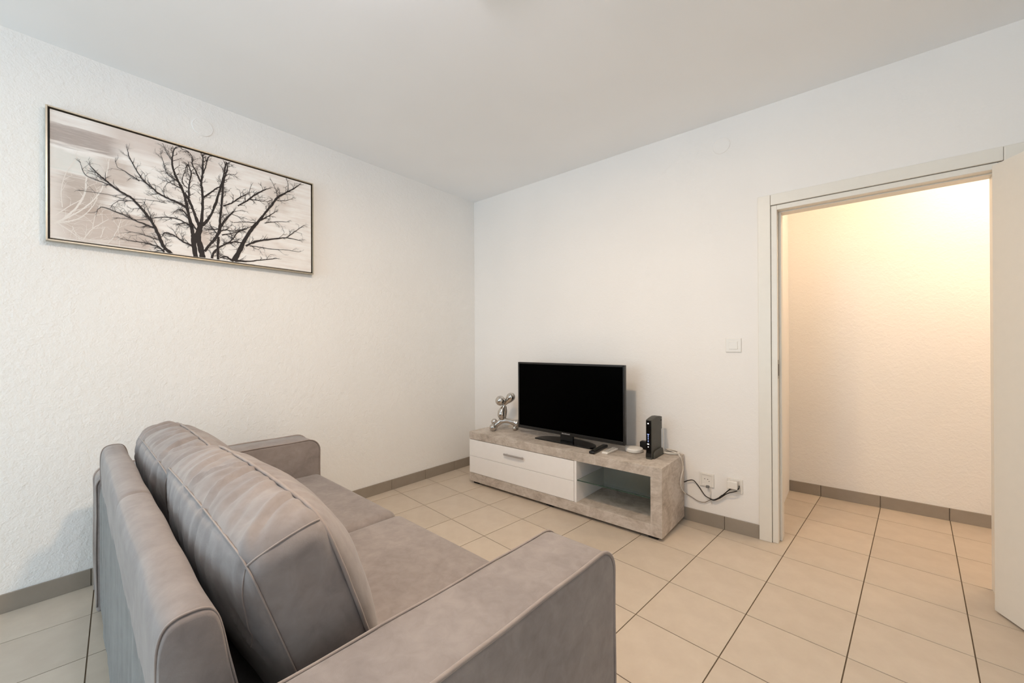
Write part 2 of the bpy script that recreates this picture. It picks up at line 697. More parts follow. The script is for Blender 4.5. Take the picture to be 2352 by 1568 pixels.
# skirting tiles
def skirting(name, fixed, joints, axis, sign, z1=0.082, mat='skirting'):
    """one backing strip as parent, one child per tile; joints run along x or y"""
    th, gap = 0.009, 0.003
    lo, hi = joints[0], joints[-1]
    if axis == 'x':
        base = box(lo, hi, min(fixed, fixed + sign * 0.004), max(fixed, fixed + sign * 0.004), 0.0, z1 - 0.001)
    else:
        base = box(min(fixed, fixed + sign * 0.004), max(fixed, fixed + sign * 0.004), lo, hi, 0.0, z1 - 0.001)
    p = struct(obj(name, base, 'grout'))
    f0, f1 = min(fixed, fixed + sign * th), max(fixed, fixed + sign * th)
    for a, b in zip(joints[:-1], joints[1:]):
        if axis == 'x':
            bmx = box(a + gap / 2, b - gap / 2, f0, f1, 0.0, z1, 0.0012, 1)
        else:
            bmx = box(f0, f1, a + gap / 2, b - gap / 2, 0.0, z1, 0.0012, 1)
        obj('skirting_tile', bmx, mat, p)


js = [0.0]
yv = -0.277
while yv > ROOM_Y:
    js.append(yv)
    yv -= 0.333
js.append(ROOM_Y)
skirting('baseboard_left', 0.0, sorted(js), 'y', 1)
xs = [0.01]
xv = 2.22 - 0.333 * 6
while xv < 2.4:
    xs.append(xv)
    xv += 0.333
xs.append(2.407)
skirting('baseboard_back', 0.0, xs, 'x', -1)
skirting('baseboard_right_of_door', 0.0, [3.41, 3.74, 4.07, 4.41, 4.74, 5.07, ROOM_X], 'x', -1)
skirting('baseboard_hall', HALL_Y, [2.45, 2.647, 2.98, 3.312, 3.645, 3.98, 4.31, 4.64, 4.98, 5.31, 5.5], 'x', -1)

# door frame and open door leaf
JY0, JY1 = -0.003, WALL_T + 0.004
bm = bmesh.new()
box(DX0, DX0 + 0.03, JY0, JY1, 0, DTOP, 0.002, 1, bm=bm)
box(DX1 - 0.014, DX1, JY0, JY1, 0, DTOP, 0.002, 1, bm=bm)
box(DX0 + 0.03, DX1 - 0.014, JY0, JY1, DTOP - 0.028, DTOP, 0.002, 1, bm=bm)
tr = struct(obj('trim_1', bm, 'white_lacquer'))
obj('architrave', box(2.407, DX0 - 0.0012, -0.014, 0, 0, 2.027, 0.003, 2), 'white_lacquer', tr)
obj('architrave', box(DX1 + 0.0012, 3.41, -0.014, 0, 0, 2.027, 0.003, 2), 'white_lacquer', tr)
obj('architrave', box(DX0, DX1, -0.014, 0, DTOP + 0.002, 2.027, 0.003, 2), 'white_lacquer', tr)
obj('door_stop', box(DX0 + 0.03, DX0 + 0.044, 0.048, JY1, 0, DTOP - 0.03, 0.003, 2), 'white_lacquer', tr)
obj('door_stop', box(DX1 - 0.018, DX1 - 0.014, 0.048, JY1, 0, DTOP - 0.028, 0.0015, 1), 'white_lacquer', tr)
obj('door_stop', box(DX0 + 0.03, DX1 - 0.014, 0.048, JY1, DTOP - 0.034, DTOP - 0.028, 0.002, 1), 'white_lacquer', tr)
sp = obj('strike_plate', box(DX0 + 0.0295, DX0 + 0.0315, 0.005, 0.035, 0.955, 1.065, 0.0008, 1), 'hinge_metal', tr)
sp['label'] = 'small metal strike plate with a dark latch slot'
obj('latch_slot', box(DX0 + 0.0312, DX0 + 0.0322, 0.010, 0.030, 0.972, 1.040), 'slot_dark', sp)

ang = math.atan2(-0.898, 0.44)
leaf = struct(obj('door_1', box(0.0, 0.83, 0.0, 0.04, 0.008, 1.920, 0.003, 2), 'white_paint'))
leaf.location = (3.292, -0.112, 0)
leaf.rotation_euler = (0, 0, ang)
for zh in (0.22, 1.70):
    obj('hinge', tube([(-0.008, 0.03, zh), (-0.008, 0.03, zh + 0.09)], 0.007, 12), 'hinge_metal', leaf, True)
hb = bmesh.new()
tube([(0.77, 0.0, 1.02), (0.77, -0.05, 1.02)], 0.009, 12, bm=hb)
tube(smooth_path([(0.77, -0.05, 1.02), (0.74, -0.055, 1.02), (0.65, -0.055, 1.02)]), 0.009, 12, bm=hb)
hd = obj('door_handle', hb, 'brushed_steel', leaf, True)
obj('escutcheon', box(0.745, 0.795, -0.006, 0.0, 0.88, 1.09, 0.003, 2), 'brushed_steel', hd)

# ------------------------------------------------------------------ sofa
from mathutils import noise as mnoise

SOFA = empty('sofa', (1.255, -2.640, 0), radians(-1.8))
tag(SOFA, 'taupe grey microfibre two-seat sofa with piped arms and loose back cushions', 'sofa')
HIN, HOUT = 0.857, 1.050
ARM_Z = 0.612


def soft_box(x0, x1, y0, y1, z0, z1, r, crown=0.0, n=14, folds=0.0):
    """upholstered block: rounded edges all round and a slightly crowned top"""
    bm = bmesh.new()
    c = Vector(((x0 + x1) / 2, (y0 + y1) / 2, (z0 + z1) / 2))
    h = Vector(((x1 - x0) / 2, (y1 - y0) / 2, (z1 - z0) / 2))

    def axis(hv):
        e = [r * k / 5 for k in range(6)]
        mid = [-(hv - r) + 2 * (hv - r) * k / n for k in range(1, n)]
        return [-hv + a for a in e] + mid + [hv - a for a in reversed(e)]
    for ax in range(3):
        b, cc = [(1, 2), (2, 0), (0, 1)][ax]
        A, B = axis(h[b]), axis(h[cc])
        for s in (-1, 1):
            g = []
            for a in A:
                row = []
                for q in B:
                    p = Vector((0, 0, 0))
                    p[ax] = s * h[ax]
                    p[b], p[cc] = a, q
                    inner = Vector([max(-(h[i] - r), min(h[i] - r, p[i])) for i in range(3)])
                    d = p - inner
                    p = inner + d.normalized() * r
                    if p.z > 0:
                        p.z += crown * (1 - (p.x / h.x) ** 2) * (1 - (p.y / h.y) ** 2) * p.z / h.z
                    if folds and p.y < 0:
                        k = min(1.0, (h.x - abs(p.x)) / 0.05) * min(1.0, (h.z - abs(p.z)) / 0.05)
                        p.y += k * folds * (mnoise.noise(Vector((p.x * 14, 0.6 * p.z, 1.0))) + 0.6 * mnoise.noise(Vector((p.x * 33, 1.5 * p.z, 4.0))))
                    row.append(bm.verts.new(c + p))
                g.append(row)
            for i in range(len(A) - 1):
                for j in range(len(B) - 1):
                    f = (g[i][j], g[i + 1][j], g[i + 1][j + 1], g[i][j + 1])
                    bm.faces.new(f if s > 0 else tuple(reversed(f)))
    bmesh.ops.remove_doubles(bm, verts=bm.verts, dist=1e-5)
    return bm


for sgn in (-1, 1):
    u0, u1 = sorted((sgn * HIN, sgn * HOUT))
    prof = rounded_rect(-0.002, 0.918, 0.035, ARM_Z, [0.012, 0.012, 0.07, 0.05], 8)
    a = auto_smooth(obj('armrest', extrude_profile(prof, u0, u1, 'x', 0.012), 'sofa_fabric', SOFA), 35)
    path = [(v, z) for v, z in prof]
    # open path: up the front edge, over the top, down the rear
    top = [(0.918, 0.06)] + [p for p in path if p[1] > 0.5] + [(-0.002, 0.06)]
    for u in (u0 + 0.003, u1 - 0.003):
        pts = []
        for (v1, z1), (v2, z2) in zip(top[:-1], top[1:]):
            k = max(1, int(sqrt((v2 - v1) ** 2 + (z2 - z1) ** 2) / 0.04))
            for s in range(k):
                pts.append((u, v1 + (v2 - v1) * s / k, z1 + (z2 - z1) * s / k))
        pts.append((u, -0.002, 0.06))
        pts = [(p[0], p[1] + 0.0015 * sin(31 * p[1] + 17 * p[2]), p[2] + 0.001 * sin(23 * p[1])) for p in pts]
        inner = abs(u) < (HIN + HOUT) / 2
        obj('piping', tube(pts, 0.0030 if inner else 0.0048, 8), 'sofa_piping', a, True)

# frame: rear panel, seat base
rp = obj('back_panel', soft_box(-HIN - 0.01, HIN + 0.01, 0.012, 0.11, 0.035, 0.585, 0.02, 0.0, 90, 0.008), 'sofa_fabric_rear', SOFA, True)
obj('seat_base', soft_box(-HIN - 0.002, HIN + 0.002, 0.10, 0.885, 0.045, 0.27, 0.02), 'sofa_fabric', SOFA, True)
for sx in (-0.95, 0.95):
    for sv in (0.08, 0.84):
        obj('foot', lathe([(0.022, 0.0), (0.026, 0.006), (0.026, 0.036)], 16, off=(sx, sv, 0)), 'black_plastic', SOFA)

# backrest rolls: two bolsters meeting at the centre seam
RP = [(-0.006, 0.52), (-0.013, 0.58), (-0.015, 0.64), (-0.015, 0.685), (-0.012, 0.710), (-0.004, 0.728), (0.010, 0.737), (0.030, 0.740),
      (0.052, 0.739), (0.068, 0.733), (0.079, 0.718), (0.087, 0.692), (0.096, 0.65), (0.108, 0.60), (0.122, 0.54), (0.122, 0.52)]
RP = [(0.010 + (v.x + 0.015) * (0.112 / 0.137), v.y) for v in smooth_path([(a_, b_, 0) for a_, b_ in RP], 3)]


def bolster(u0, u1, end):
    bm = bmesh.new()
    rings = []
    cv, cz = 0.045, 0.62
    su = [0.0, 0.002, 0.005, 0.009, 0.014, 0.02] + [0.02 + (u1 - u0 - 0.04) * k / 28 for k in range(1, 28)]
    su += [u1 - u0 - d for d in (0.02, 0.014, 0.009, 0.005, 0.002, 0.0)]
    for d in su:
        u = u0 + d
        # round the free outer end, pull in slightly at the seam
        de = abs(u - (u1 if end > 0 else u0))
        ds = abs(u - (u0 if end > 0 else u1))
        sc = 1.0
        if de < 0.02:
            sc -= 0.10 * (1 - sqrt(max(0.0, 1 - (1 - de / 0.02) ** 2)))
        if ds < 0.012:
            sc -= 0.05 * (1 - ds / 0.012)
        ring = []
        for v, z in RP:
            w = 0.003 * mnoise.noise(Vector((u * 5, v * 14, z * 9)))
            ring.append(bm.verts.new((u, cv + (v - cv) * sc + w, cz + (z - cz) * sc + w)))
        rings.append(ring)
    grid_faces(bm, rings)
    bmesh.ops.recalc_face_normals(bm, faces=bm.faces)
    return bm


for (u0, u1, e) in ((-0.845, -0.001, -1), (0.001, 0.784, 1)):
    b = auto_smooth(obj('backrest', bolster(u0, u1, e), 'sofa_fabric', SOFA), 50)
    ue = u1 - 0.007 if e > 0 else u0 + 0.007
    obj('seam', tube(smooth_path([(ue, v * 1.0, z + 0.0005) for v, z in RP], 1), 0.0020, 6), 'sofa_piping', b, True)

# seat cushions
for (u0, u1) in ((-0.853, -0.003), (0.003, 0.853)):
    obj('seat_cushion', soft_box(u0, u1, 0.12, 0.912, 0.262, 0.418, 0.042, 0.014), 'sofa_fabric', SOFA, True)


# loose back cushions
def back_cushion(uc, hw, seed, drop):
    rnd = random.Random(seed)
    hh, T, r = 0.212, 0.132, 0.045
    BF, BB = 0.105, 0.060
    L = radians(18.5)
    cv, cz = 0.258, 0.606 - drop
    folds = []
    for k in range(15):
        folds.append((-hw * 0.92 + 2 * hw * 0.92 * (k + rnd.uniform(-0.3, 0.3)) / 14, rnd.choice((0.0012, 0.0035, 0.0050, 0.0075)) * rnd.uniform(0.8, 1.2),
                      rnd.uniform(0.006, 0.019), rnd.uniform(-0.06, 0.03)))
    dfolds = [(rnd.uniform(-hw, hw), rnd.uniform(0.0015, 0.004), rnd.uniform(0.008, 0.02), rnd.uniform(0.3, 1.1)) for _ in range(14)]

    def fold(d, a, s):
        return a * (exp(-(d / s) ** 2) - 0.8 * exp(-((d - 1.7 * s) / (0.8 * s)) ** 2))

    def pos(w, h, t):
        return Vector((uc + w, cv - h * sin(L) + t * cos(L), cz + h * cos(L) + t * sin(L)))

    def outline(s, t):
        x, y = s * hw, t * hh
        ax, ay = abs(x) - (hw - r), abs(y) - (hh - r)
        nx, ny = (1 if x > 0 else -1), (1 if y > 0 else -1)
        if ax > 0 and ay > 0:
            k = max(ax, ay) / sqrt(ax * ax + ay * ay)
            ax *= k
            ay *= k
            x, y = nx * (hw - r + ax), ny * (hh - r + ay)
        return x, y

    def onormal(x, y):
        d = Vector((x - max(-(hw - r), min(hw - r, x)), y - max(-(hh - r), min(hh - r, y))))
        return d.normalized() if d.length > 1e-6 else Vector((0, 1))
    # bowed outline: the sides of a stuffed cushion belly out a little

    def bow(s, t, x, y):
        return x + 0.012 * (1 - t * t) * s ** 3, y + 0.016 * (1 - s * s) * t ** 3

    Nw, Nh = 84, 44

    def par(k, n):
        a = -1 + 2 * k / n
        return 0.72 * a + 0.28 * a ** 3 if False else sin(a * pi / 2) * 0.35 + a * 0.65
    bm = bmesh.new()
    faces = {}
    for side in (1, -1):
        g = []
        for i in range(Nw + 1):
            row = []
            for j in range(Nh + 1):
                s, t = par(i, Nw), par(j, Nh)
                x, y = outline(s, t)
                x, y = bow(s, t, x, y)
                B = BF if side > 0 else BB
                es, et = max(0.0, 1 - abs(s) ** 2.6), max(0.0, 1 - abs(t) ** 2.6)
                if side > 0:
                    et = max(0.0, 1 - abs((t + 0.12) / 1.12 if t > -0.12 else (t + 0.12) / 0.88) ** 2.4)
                z = T / 2 + B * (es * et) ** 0.62
                wv = 0.007 * mnoise.noise(Vector((x * 7 + seed, y * 9, side * 3.0))) * (es * et) ** 0.4
                if side < 0:
                    dd = hh - y
                    for (wk, a, sg, sl) in folds:
                        wv += fold(x - wk + sl + 0.25 * dd, a, sg * 1.1) * exp(-dd / 0.10) * min(1, es * 4) * (1 - exp(-(dd / 0.02) ** 2) * 0.4)
                    for (wk, a, sg, sl) in dfolds:
                        wv += fold(x - wk - sl * dd, a, sg) * exp(-((dd - 0.12) / 0.11) ** 2) * min(1, es * 4)
                else:
                    dd = hh - y
                    for (wk, a, sg, sl) in folds:
                        wv += 0.6 * fold(x - wk - sl - 0.2 * dd, a, sg * 1.3) * exp(-dd / 0.05) * min(1, es * 4)
                row.append(bm.verts.new(pos(x, y, side * (z + wv))))
            g.append(row)
        faces[side] = g
        for i in range(Nw):
            for j in range(Nh):
                f = (g[i][j], g[i + 1][j], g[i + 1][j + 1], g[i][j + 1])
                bm.faces.new(tuple(reversed(f)) if side > 0 else f)
    idx = [(i, 0) for i in range(Nw)] + [(Nw, j) for j in range(Nh)] + [(i, Nh) for i in range(Nw, 0, -1)] + [(0, j) for j in range(Nh, 0, -1)]
    NG = 14
    rings = [[faces[-1][i][j] for i, j in idx]]
    per = []
    for i, j in idx:
        s, t = par(i, Nw), par(j, Nh)
        x, y = outline(s, t)
        n2 = onormal(x, y)
        x, y = bow(s, t, x, y)
        per.append((x, y, n2))
    for k in range(1, NG):
        tt = -1 + 2 * k / NG
        ring = []
        for (x, y, n2) in per:
            groove = 0.004 * (exp(-((1 - abs(tt)) / 0.10) ** 2))
            top = max(0.0, n2.y)
            out = (0.010 + 0.012 * top) * (1 - tt * tt) ** 0.7 - groove * 0.5
            wv = 0.004 * mnoise.noise(Vector((x * 9, y * 9, tt * 1.5 + seed)))
            for (wk, a, sg, sl) in folds:
                wv += fold(x - wk - sl * tt, a * 1.25, sg) * top ** 2 * min(1.0, (1 - abs(tt)) * 5) * max(0.0, min(1.0, (hw - abs(x)) / 0.05))
            o = out + wv
            ring.append(bm.verts.new(pos(x + n2.x * o, y + n2.y * o, tt * T / 2)))
        rings.append(ring)
    rings.append([faces[1][i][j] for i, j in idx])
    m = len(idx)
    for a, b in zip(rings[:-1], rings[1:]):
        for k in range(m):
            q = (k + 1) % m
            bm.faces.new((a[k], b[k], b[q], a[q]))
    bmesh.ops.recalc_face_normals(bm, faces=bm.faces)
    from mathutils.bvhtree import BVHTree
    bvh = BVHTree.FromBMesh(bm)
    tdir = Vector((0, cos(L), sin(L)))
    # bottom sits on the seat
    for v in bm.verts:
        if v.co.z < 0.425:
            v.co.z = 0.425 + (v.co.z - 0.425) * 0.15
    front = []
    rear = []
    for (x, y, n2) in per[::2]:
        corner = exp(-(((hw - abs(x)) ** 2 + (hh - abs(y)) ** 2) / 0.06 ** 2)) if y > 0 else 0.0
        wob = 0.004 * mnoise.noise(Vector((x * 22, y * 22, seed))) - 0.008 * corner
        p = pos(x + n2.x * (0.003 + wob), y + n2.y * (0.003 + wob), T / 2 + 0.002)
        p.z = max(p.z, 0.425)
        front.append(p)
        p = pos(x + n2.x * 0.0015, y + n2.y * 0.0015, -T / 2)
        p.z = max(p.z, 0.425)
        rear.append(p)
    c = obj('back_cushion', bm, 'sofa_fabric', SOFA, True)
    obj('piping', tube(front, 0.0042, 8, True), 'sofa_piping', c, True)
    obj('seam', tube(rear, 0.0018, 6, True), 'sofa_piping', c, True)
    # vertical joins of the boxing strip at the upper corners
    for sx in (-1, 1):
        k = r * 0.2929
        pts = []
        for q in range(13):
            tt = -1 + 2 * q / 12
            o = 0.016 * (1 - tt * tt) ** 0.7 + 0.0012
            pts.append(pos(sx * (hw - k + o * 0.7), hh - k + o * 0.7, tt * T / 2))
        obj('seam', tube(smooth_path(pts, 2), 0.0019, 6), 'sofa_piping', c, True)
    # dart seam on the rear face, from the upper corner inwards
    for sx in (-1, 1):
        pts = []
        for q in range(9):
            f = q / 8
            x, y = sx * (hw - 0.015 - 0.05 * f), hh - 0.018 - 0.17 * f
            hit = bvh.ray_cast(pos(x, y, -0.4), tdir)[0]
            if hit is not None:
                pts.append(hit - tdir * 0.0004)
        obj('seam', tube(smooth_path(pts, 2), 0.0017, 6), 'sofa_piping', c, True)
    return c


back_cushion(-0.464, 0.388, 11, 0.026)
back_cushion(0.350, 0.418, 5, 0.004)

# ------------------------------------------------------------------ television stand
STAND = empty('tv_stand', (1.171, -0.21, 0))
tag(STAND, 'low concrete-look television stand with white drawer fronts and an open glass-shelf bay', 'tv stand')
PX, PY = -1.171, 0.21
SX0, SX1, SY0, SY1 = 0.361, 1.981, -0.421, -0.012


def sb(x0, x1, y0, y1, z0, z1, bev=0.0015):
    return box(x0 + PX, x1 + PX, y0 + PY, y1 + PY, z0, z1, bev, 2)


obj('top_panel', sb(SX0, SX1, SY0, SY1, 0.371, 0.432), 'concrete_board', STAND)
obj('bottom_panel', sb(SX0, SX1, SY0, SY1, 0.020, 0.090), 'concrete_board', STAND)
obj('side_panel', sb(1.912, SX1, SY0, SY1, 0.090, 0.371), 'concrete_board', STAND)
obj('side_panel', sb(SX0 + 0.004, SX0 + 0.022, SY0 + 0.022, SY1, 0.090, 0.371), 'white_lacquer', STAND)
obj('divider', sb(1.3855, 1.403, SY0 + 0.003, SY1, 0.090, 0.371), 'drawer_white', STAND)
obj('rear_panel', sb(SX0 + 0.022, 1.912, SY1 - 0.012, SY1 - 0.004, 0.090, 0.371), 'drawer_white', STAND)
d = obj('drawer_front', sb(SX0 + 0.002, 1.3835, SY0 - 0.001, SY0 + 0.018, 0.2315, 0.3675), 'drawer_white', STAND)
hb = bmesh.new()
box(0.762 + PX, 0.960 + PX, SY0 - 0.024 + PY, SY0 - 0.016 + PY, 0.303, 0.318, 0.003, 2, bm=hb)
for hx in (0.785, 0.937):
    box(hx - 0.005 + PX, hx + 0.005 + PX, SY0 - 0.018 + PY, SY0 + 0.001 + PY, 0.306, 0.315, bm=hb)
h = obj('handle', hb, 'handle_metal', d)
h['label'] = 'brushed metal bar handle'
obj('drawer_front', sb(SX0 + 0.002, 1.3835, SY0 - 0.001, SY0 + 0.018, 0.0925, 0.2295), 'drawer_white', STAND)
sh = obj('glass_shelf', sb(1.404, 1.911, SY0 + 0.012, SY1 - 0.014, 0.236, 0.242, 0.0), 'shelf_glass', STAND)
obj('glass_front_edge', sb(1.404, 1.911, SY0 + 0.0105, SY0 + 0.012, 0.2362, 0.2418, 0.0), 'glass_edge', sh)
for (fx, fy) in ((0.42, -0.37), (1.92, -0.37), (0.42, -0.06), (1.92, -0.06), (1.17, -0.37), (1.17, -0.06)):
    obj('foot', box(fx - 0.03 + PX, fx + 0.03 + PX, fy - 0.03 + PY, fy + 0.03 + PY, 0.0, 0.020, 0.002, 1), 'black_gap', STAND)
TOPZ = 0.432

# ------------------------------------------------------------------ television
TV = empty('television', (1.203, -0.235, TOPZ), radians(-1.5))
tag(TV, 'black flat-screen television switched off on the concrete-look stand', 'television')
TW, TZ0, TZ1 = 0.470, 0.050, 0.588
bm = bmesh.new()
for (a, b, c_, d_) in ((-TW, -TW + 0.013, TZ0, TZ1), (TW - 0.013, TW, TZ0, TZ1), (-TW + 0.013, TW - 0.013, TZ1 - 0.014, TZ1), (-TW + 0.013, TW - 0.013, TZ0, TZ0 + 0.024)):
    box(a, b, 0.0, 0.028, c_, d_, 0.002, 1, bm=bm)
bz = obj('bezel', bm, 'bezel', TV)
obj('screen', box(-TW + 0.012, TW - 0.012, 0.004, 0.024, TZ0 + 0.022, TZ1 - 0.013), 'screen', TV)
obj('back_shell', box(-TW + 0.01, TW - 0.01, 0.024, 0.040, TZ0 + 0.005, TZ1 - 0.005, 0.008, 2), 'black_plastic', TV)
obj('back_housing', box(-0.30, 0.30, 0.038, 0.072, TZ0 + 0.01, TZ0 + 0.30, 0.012, 3), 'black_plastic', TV)
# maker's lettering: too small to read in the photograph, silver strokes only
lb = bmesh.new()
for k in range(9):
    x = -0.036 + k * 0.0082
    box(x, x + (0.0052 if k % 3 else 0.0064), -0.0012, 0.0004, TZ0 + 0.0085, TZ0 + (0.0155 if k % 4 else 0.017), bm=lb)
lg = obj('logo', lb, 'silver_print', bz)
lg['label'] = 'tiny silver lettering on the lower bezel'
nb = bmesh.new()
box(-0.055, 0.055, 0.006, 0.030, 0.008, 0.06, 0.004, 2, bm=nb)
obj('neck', nb, 'black_plastic', TV)
bp_ = []
for k in range(33):
    a = pi * k / 32
    bp_.append((0.258 * cos(a), -0.048 + 0.17 * sin(a) ** 0.8 if sin(a) > 1e-6 else -0.048))
base_prof = [(-0.245, -0.060), (0.245, -0.060)] + bp_
bs = bmesh.new()
z0 = [bs.verts.new((x, y, 0.0)) for x, y in base_prof]
z1 = [bs.verts.new((x * 0.995, y * 0.99, 0.007)) for x, y in base_prof]
z2 = [bs.verts.new((x * 0.96, -0.045 + (y + 0.045) * 0.85, 0.0095)) for x, y in base_prof]
grid_faces(bs, [z0, z1, z2])
bmesh.ops.recalc_face_normals(bs, faces=bs.faces)
obj('base', bs, 'black_gloss', TV)

# ------------------------------------------------------------------ chrome figurine
FIG = empty('figurine', (0.497, -0.277, TOPZ), math.atan2(0.683, 0.73))
tag(FIG, 'shiny chrome balloon-like animal figurine with round paws beside the television', 'figurine')


def blob(name, pts, n=20):
    """closed bulbous tube: pts = (r, depth, z, radius) in the figure's own plane"""
    P = smooth_path([p[:3] for p in pts], 8)
    R = [q.x for q in smooth_path([(p[3], 0, 0) for p in pts], 8)]
    return obj(name, tube(P, [max(0.0015, q * 1.22) for q in R], n), 'chrome', FIG, True)


def ball(name, c, r, sz=1.0):
    bm = bmesh.new()
    bmesh.ops.create_uvsphere(bm, u_segments=28, v_segments=16, radius=r)
    for v in bm.verts:
        v.co = Vector((v.co.x, v.co.y, v.co.z * sz)) + Vector(c)
    return obj(name, bm, 'chrome', FIG, True)


ball('paw', (0.000, -0.018, 0.0305), 0.030)
ball('paw', (0.013, 0.024, 0.062 - 0.031), 0.031)
ball('paw_joint', (0.014, 0.012, 0.074), 0.027)
blob('body', [(0.018, 0, 0.046, 0.012), (0.040, 0, 0.055, 0.017), (0.068, 0, 0.078, 0.020), (0.105, 0, 0.084, 0.019),
              (0.145, 0, 0.078, 0.018), (0.180, 0, 0.066, 0.022), (0.205, 0, 0.058, 0.028), (0.222, 0, 0.052, 0.020), (0.232, 0, 0.048, 0.004)])
ball('paw', (0.186, -0.012, 0.020), 0.020)
ball('paw', (0.206, 0.034, 0.022), 0.022)
blob('torso', [(0.082, 0, 0.084, 0.010), (0.078, -0.006, 0.104, 0.019), (0.073, -0.008, 0.136, 0.027), (0.078, -0.005, 0.170, 0.022), (0.092, 0, 0.198, 0.013), (0.100, 0, 0.214, 0.011)])
blob('foreleg', [(0.096, 0.012, 0.088, 0.009), (0.103, 0.012, 0.125, 0.013), (0.107, 0.008, 0.165, 0.014), (0.106, 0.004, 0.205, 0.011)])
ball('head', (0.066, -0.004, 0.254), 0.043)
blob('ear', [(0.100, 0, 0.218, 0.010), (0.116, 0, 0.236, 0.014), (0.138, 0, 0.262, 0.026), (0.156, 0, 0.284, 0.031), (0.172, 0, 0.304, 0.022), (0.180, 0, 0.314, 0.004)])

# ------------------------------------------------------------------ things on the stand
def remote(name, label, c, ang, L, W, H, body, buttons):
    e = empty(name, c, ang)
    tag(e, label, 'remote control')
    obj('body', box(-L / 2, L / 2, -W / 2, W / 2, 0, H, H * 0.35, 3), body, e, False)
    k = 0
    for i in range(7):
        for j in range(3):
            x, y = -L * 0.33 + i * L * 0.095, (j - 1) * W * 0.27
            obj('button', box(x - 0.004, x + 0.004, y - 0.0032, y + 0.0032, H - 0.0005, H + 0.0014, 0.0006, 1), buttons, e)
    return e


remote('remote_control', 'long black remote control lying in front of the television', (1.500, -0.285, TOPZ), math.atan2(0.235, -0.018), 0.235, 0.040, 0.019, 'black_plastic', 'router_side')
remote('remote_control', 'short white remote control lying beside the black one', (1.577, -0.268, TOPZ), math.atan2(0.165, 0.002), 0.160, 0.044, 0.014, 'white_plastic', 'grey_button')

PUCK = empty('network_puck', (1.700, -0.160, TOPZ))
tag(PUCK, 'flat round white network puck left of the black router', 'network device')
obj('body', lathe([(0.040, 0.0), (0.054, 0.002), (0.058, 0.008), (0.0585, 0.0125), (0.057, 0.0135)], 40), 'white_plastic', PUCK, True)
auto_smooth(obj('lid', lathe([(0.0565, 0.0145), (0.0585, 0.0155), (0.0585, 0.021), (0.056, 0.0265), (0.050, 0.0285), (0.0, 0.029)], 40), 'white_plastic', PUCK), 50)

ADP = empty('power_adapter', (1.728, -0.048, TOPZ))
tag(ADP, 'small black cube adapter behind the white puck', 'adapter')
obj('body', box(-0.027, 0.027, -0.022, 0.022, 0, 0.052, 0.004, 2), 'black_plastic', ADP)
obj('cap', box(-0.022, 0.022, -0.017, 0.017, 0.052, 0.055, 0.001, 1), 'bezel', ADP)

RT = empty('router', (1.848, -0.187, TOPZ))
tag(RT, 'upright black router with arched top and a status light above bluish lettering', 'router')
prof = [(-0.090, 0.0), (0.090, 0.0), (0.090, 0.035), (0.080, 0.040), (0.080, 0.166), (0.090, 0.170), (0.090, 0.249),
        (0.050, 0.257), (0.005, 0.261), (-0.04, 0.257), (-0.075, 0.251), (-0.090, 0.247)]
auto_smooth(obj('housing', extrude_profile(prof, -0.0185, 0.0185, 'x', 0.0025), 'router_side', RT), 40)
fp = obj('front_panel', box(-0.0170, 0.0155, -0.0925, -0.089, 0.012, 0.244, 0.001, 1), 'black_gloss', RT)
l = obj('glow_mark', lathe([(0.0, 0.0), (0.0042, 0.0), (0.0042, 0.001), (0.0, 0.0012)], 16), 'led_mark_white', fp)
l.rotation_euler = (radians(90), 0, 0)
l.location = (-0.003, -0.0925, 0.226)
for (z, hgt, wdt, m) in ((0.158, 0.004, 0.013, 'mark_blue_glow'), (0.147, 0.014, 0.004, 'mark_blue_glow'), (0.131, 0.012, 0.004, 'mark_blue_glow'),
                         (0.114, 0.012, 0.004, 'mark_blue_glow'), (0.096, 0.006, 0.012, 'led_mark_white'), (0.078, 0.005, 0.006, 'led_mark_white')):
    obj('glow_mark', box(-0.003 - wdt / 2, -0.003 + wdt / 2, -0.0934, -0.0924, z - hgt / 2, z + hgt / 2), m, fp)  # front lettering drawn as glowing marks
for s in (-1, 1):
    foot = rounded_rect(-0.070, 0.088, 0.0, 0.050, [0.001, 0.001, 0.030, 0.034], 6)
    x0, x1 = sorted((s * 0.0185, s * 0.029))
    auto_smooth(obj('foot', extrude_profile(foot, x0, x1, 'x', 0.002), 'bezel' if s < 0 else 'router_side', RT), 40)
obj('vent_slot', box(0.0180, 0.0190, 0.066, 0.084, 0.222, 0.232, 0.0005, 1), 'black_gap', RT)

CW = empty('white_cable', (1.900, -0.055, TOPZ))
tag(CW, 'white cable coiled on the stand top and hanging down its right side', 'cable')
pts = []
for k in range(46):
    a = 2 * pi * k / 15 + 2.2
    kk = 1 + 0.10 * sin(k * 0.7)
    pts.append((0.060 * kk * cos(a), 0.040 * kk * sin(a), 0.004 + 0.014 * k / 46))
pts += [(0.062, -0.020, 0.013), (0.076, -0.042, 0.008), (0.086, -0.052, 0.0035), (0.0885, -0.028, -0.026), (0.0885, -0.004, -0.084), (0.0885, -0.034, -0.117),
        (0.0885, -0.055, -0.154), (0.0885, -0.043, -0.199), (0.0905, 0.008, -0.239), (0.094, 0.034, -0.256)]
obj('cord', tube(smooth_path(pts, 4), 0.0032, 8), 'cable_white', CW, True)
obj('cord_riser', tube(smooth_path([(-0.028, -0.036, 0.002), (-0.029, -0.030, 0.05), (-0.028, -0.030, 0.13), (-0.030, -0.033, 0.166)], 5), 0.0028, 8), 'cable_white', CW, True)

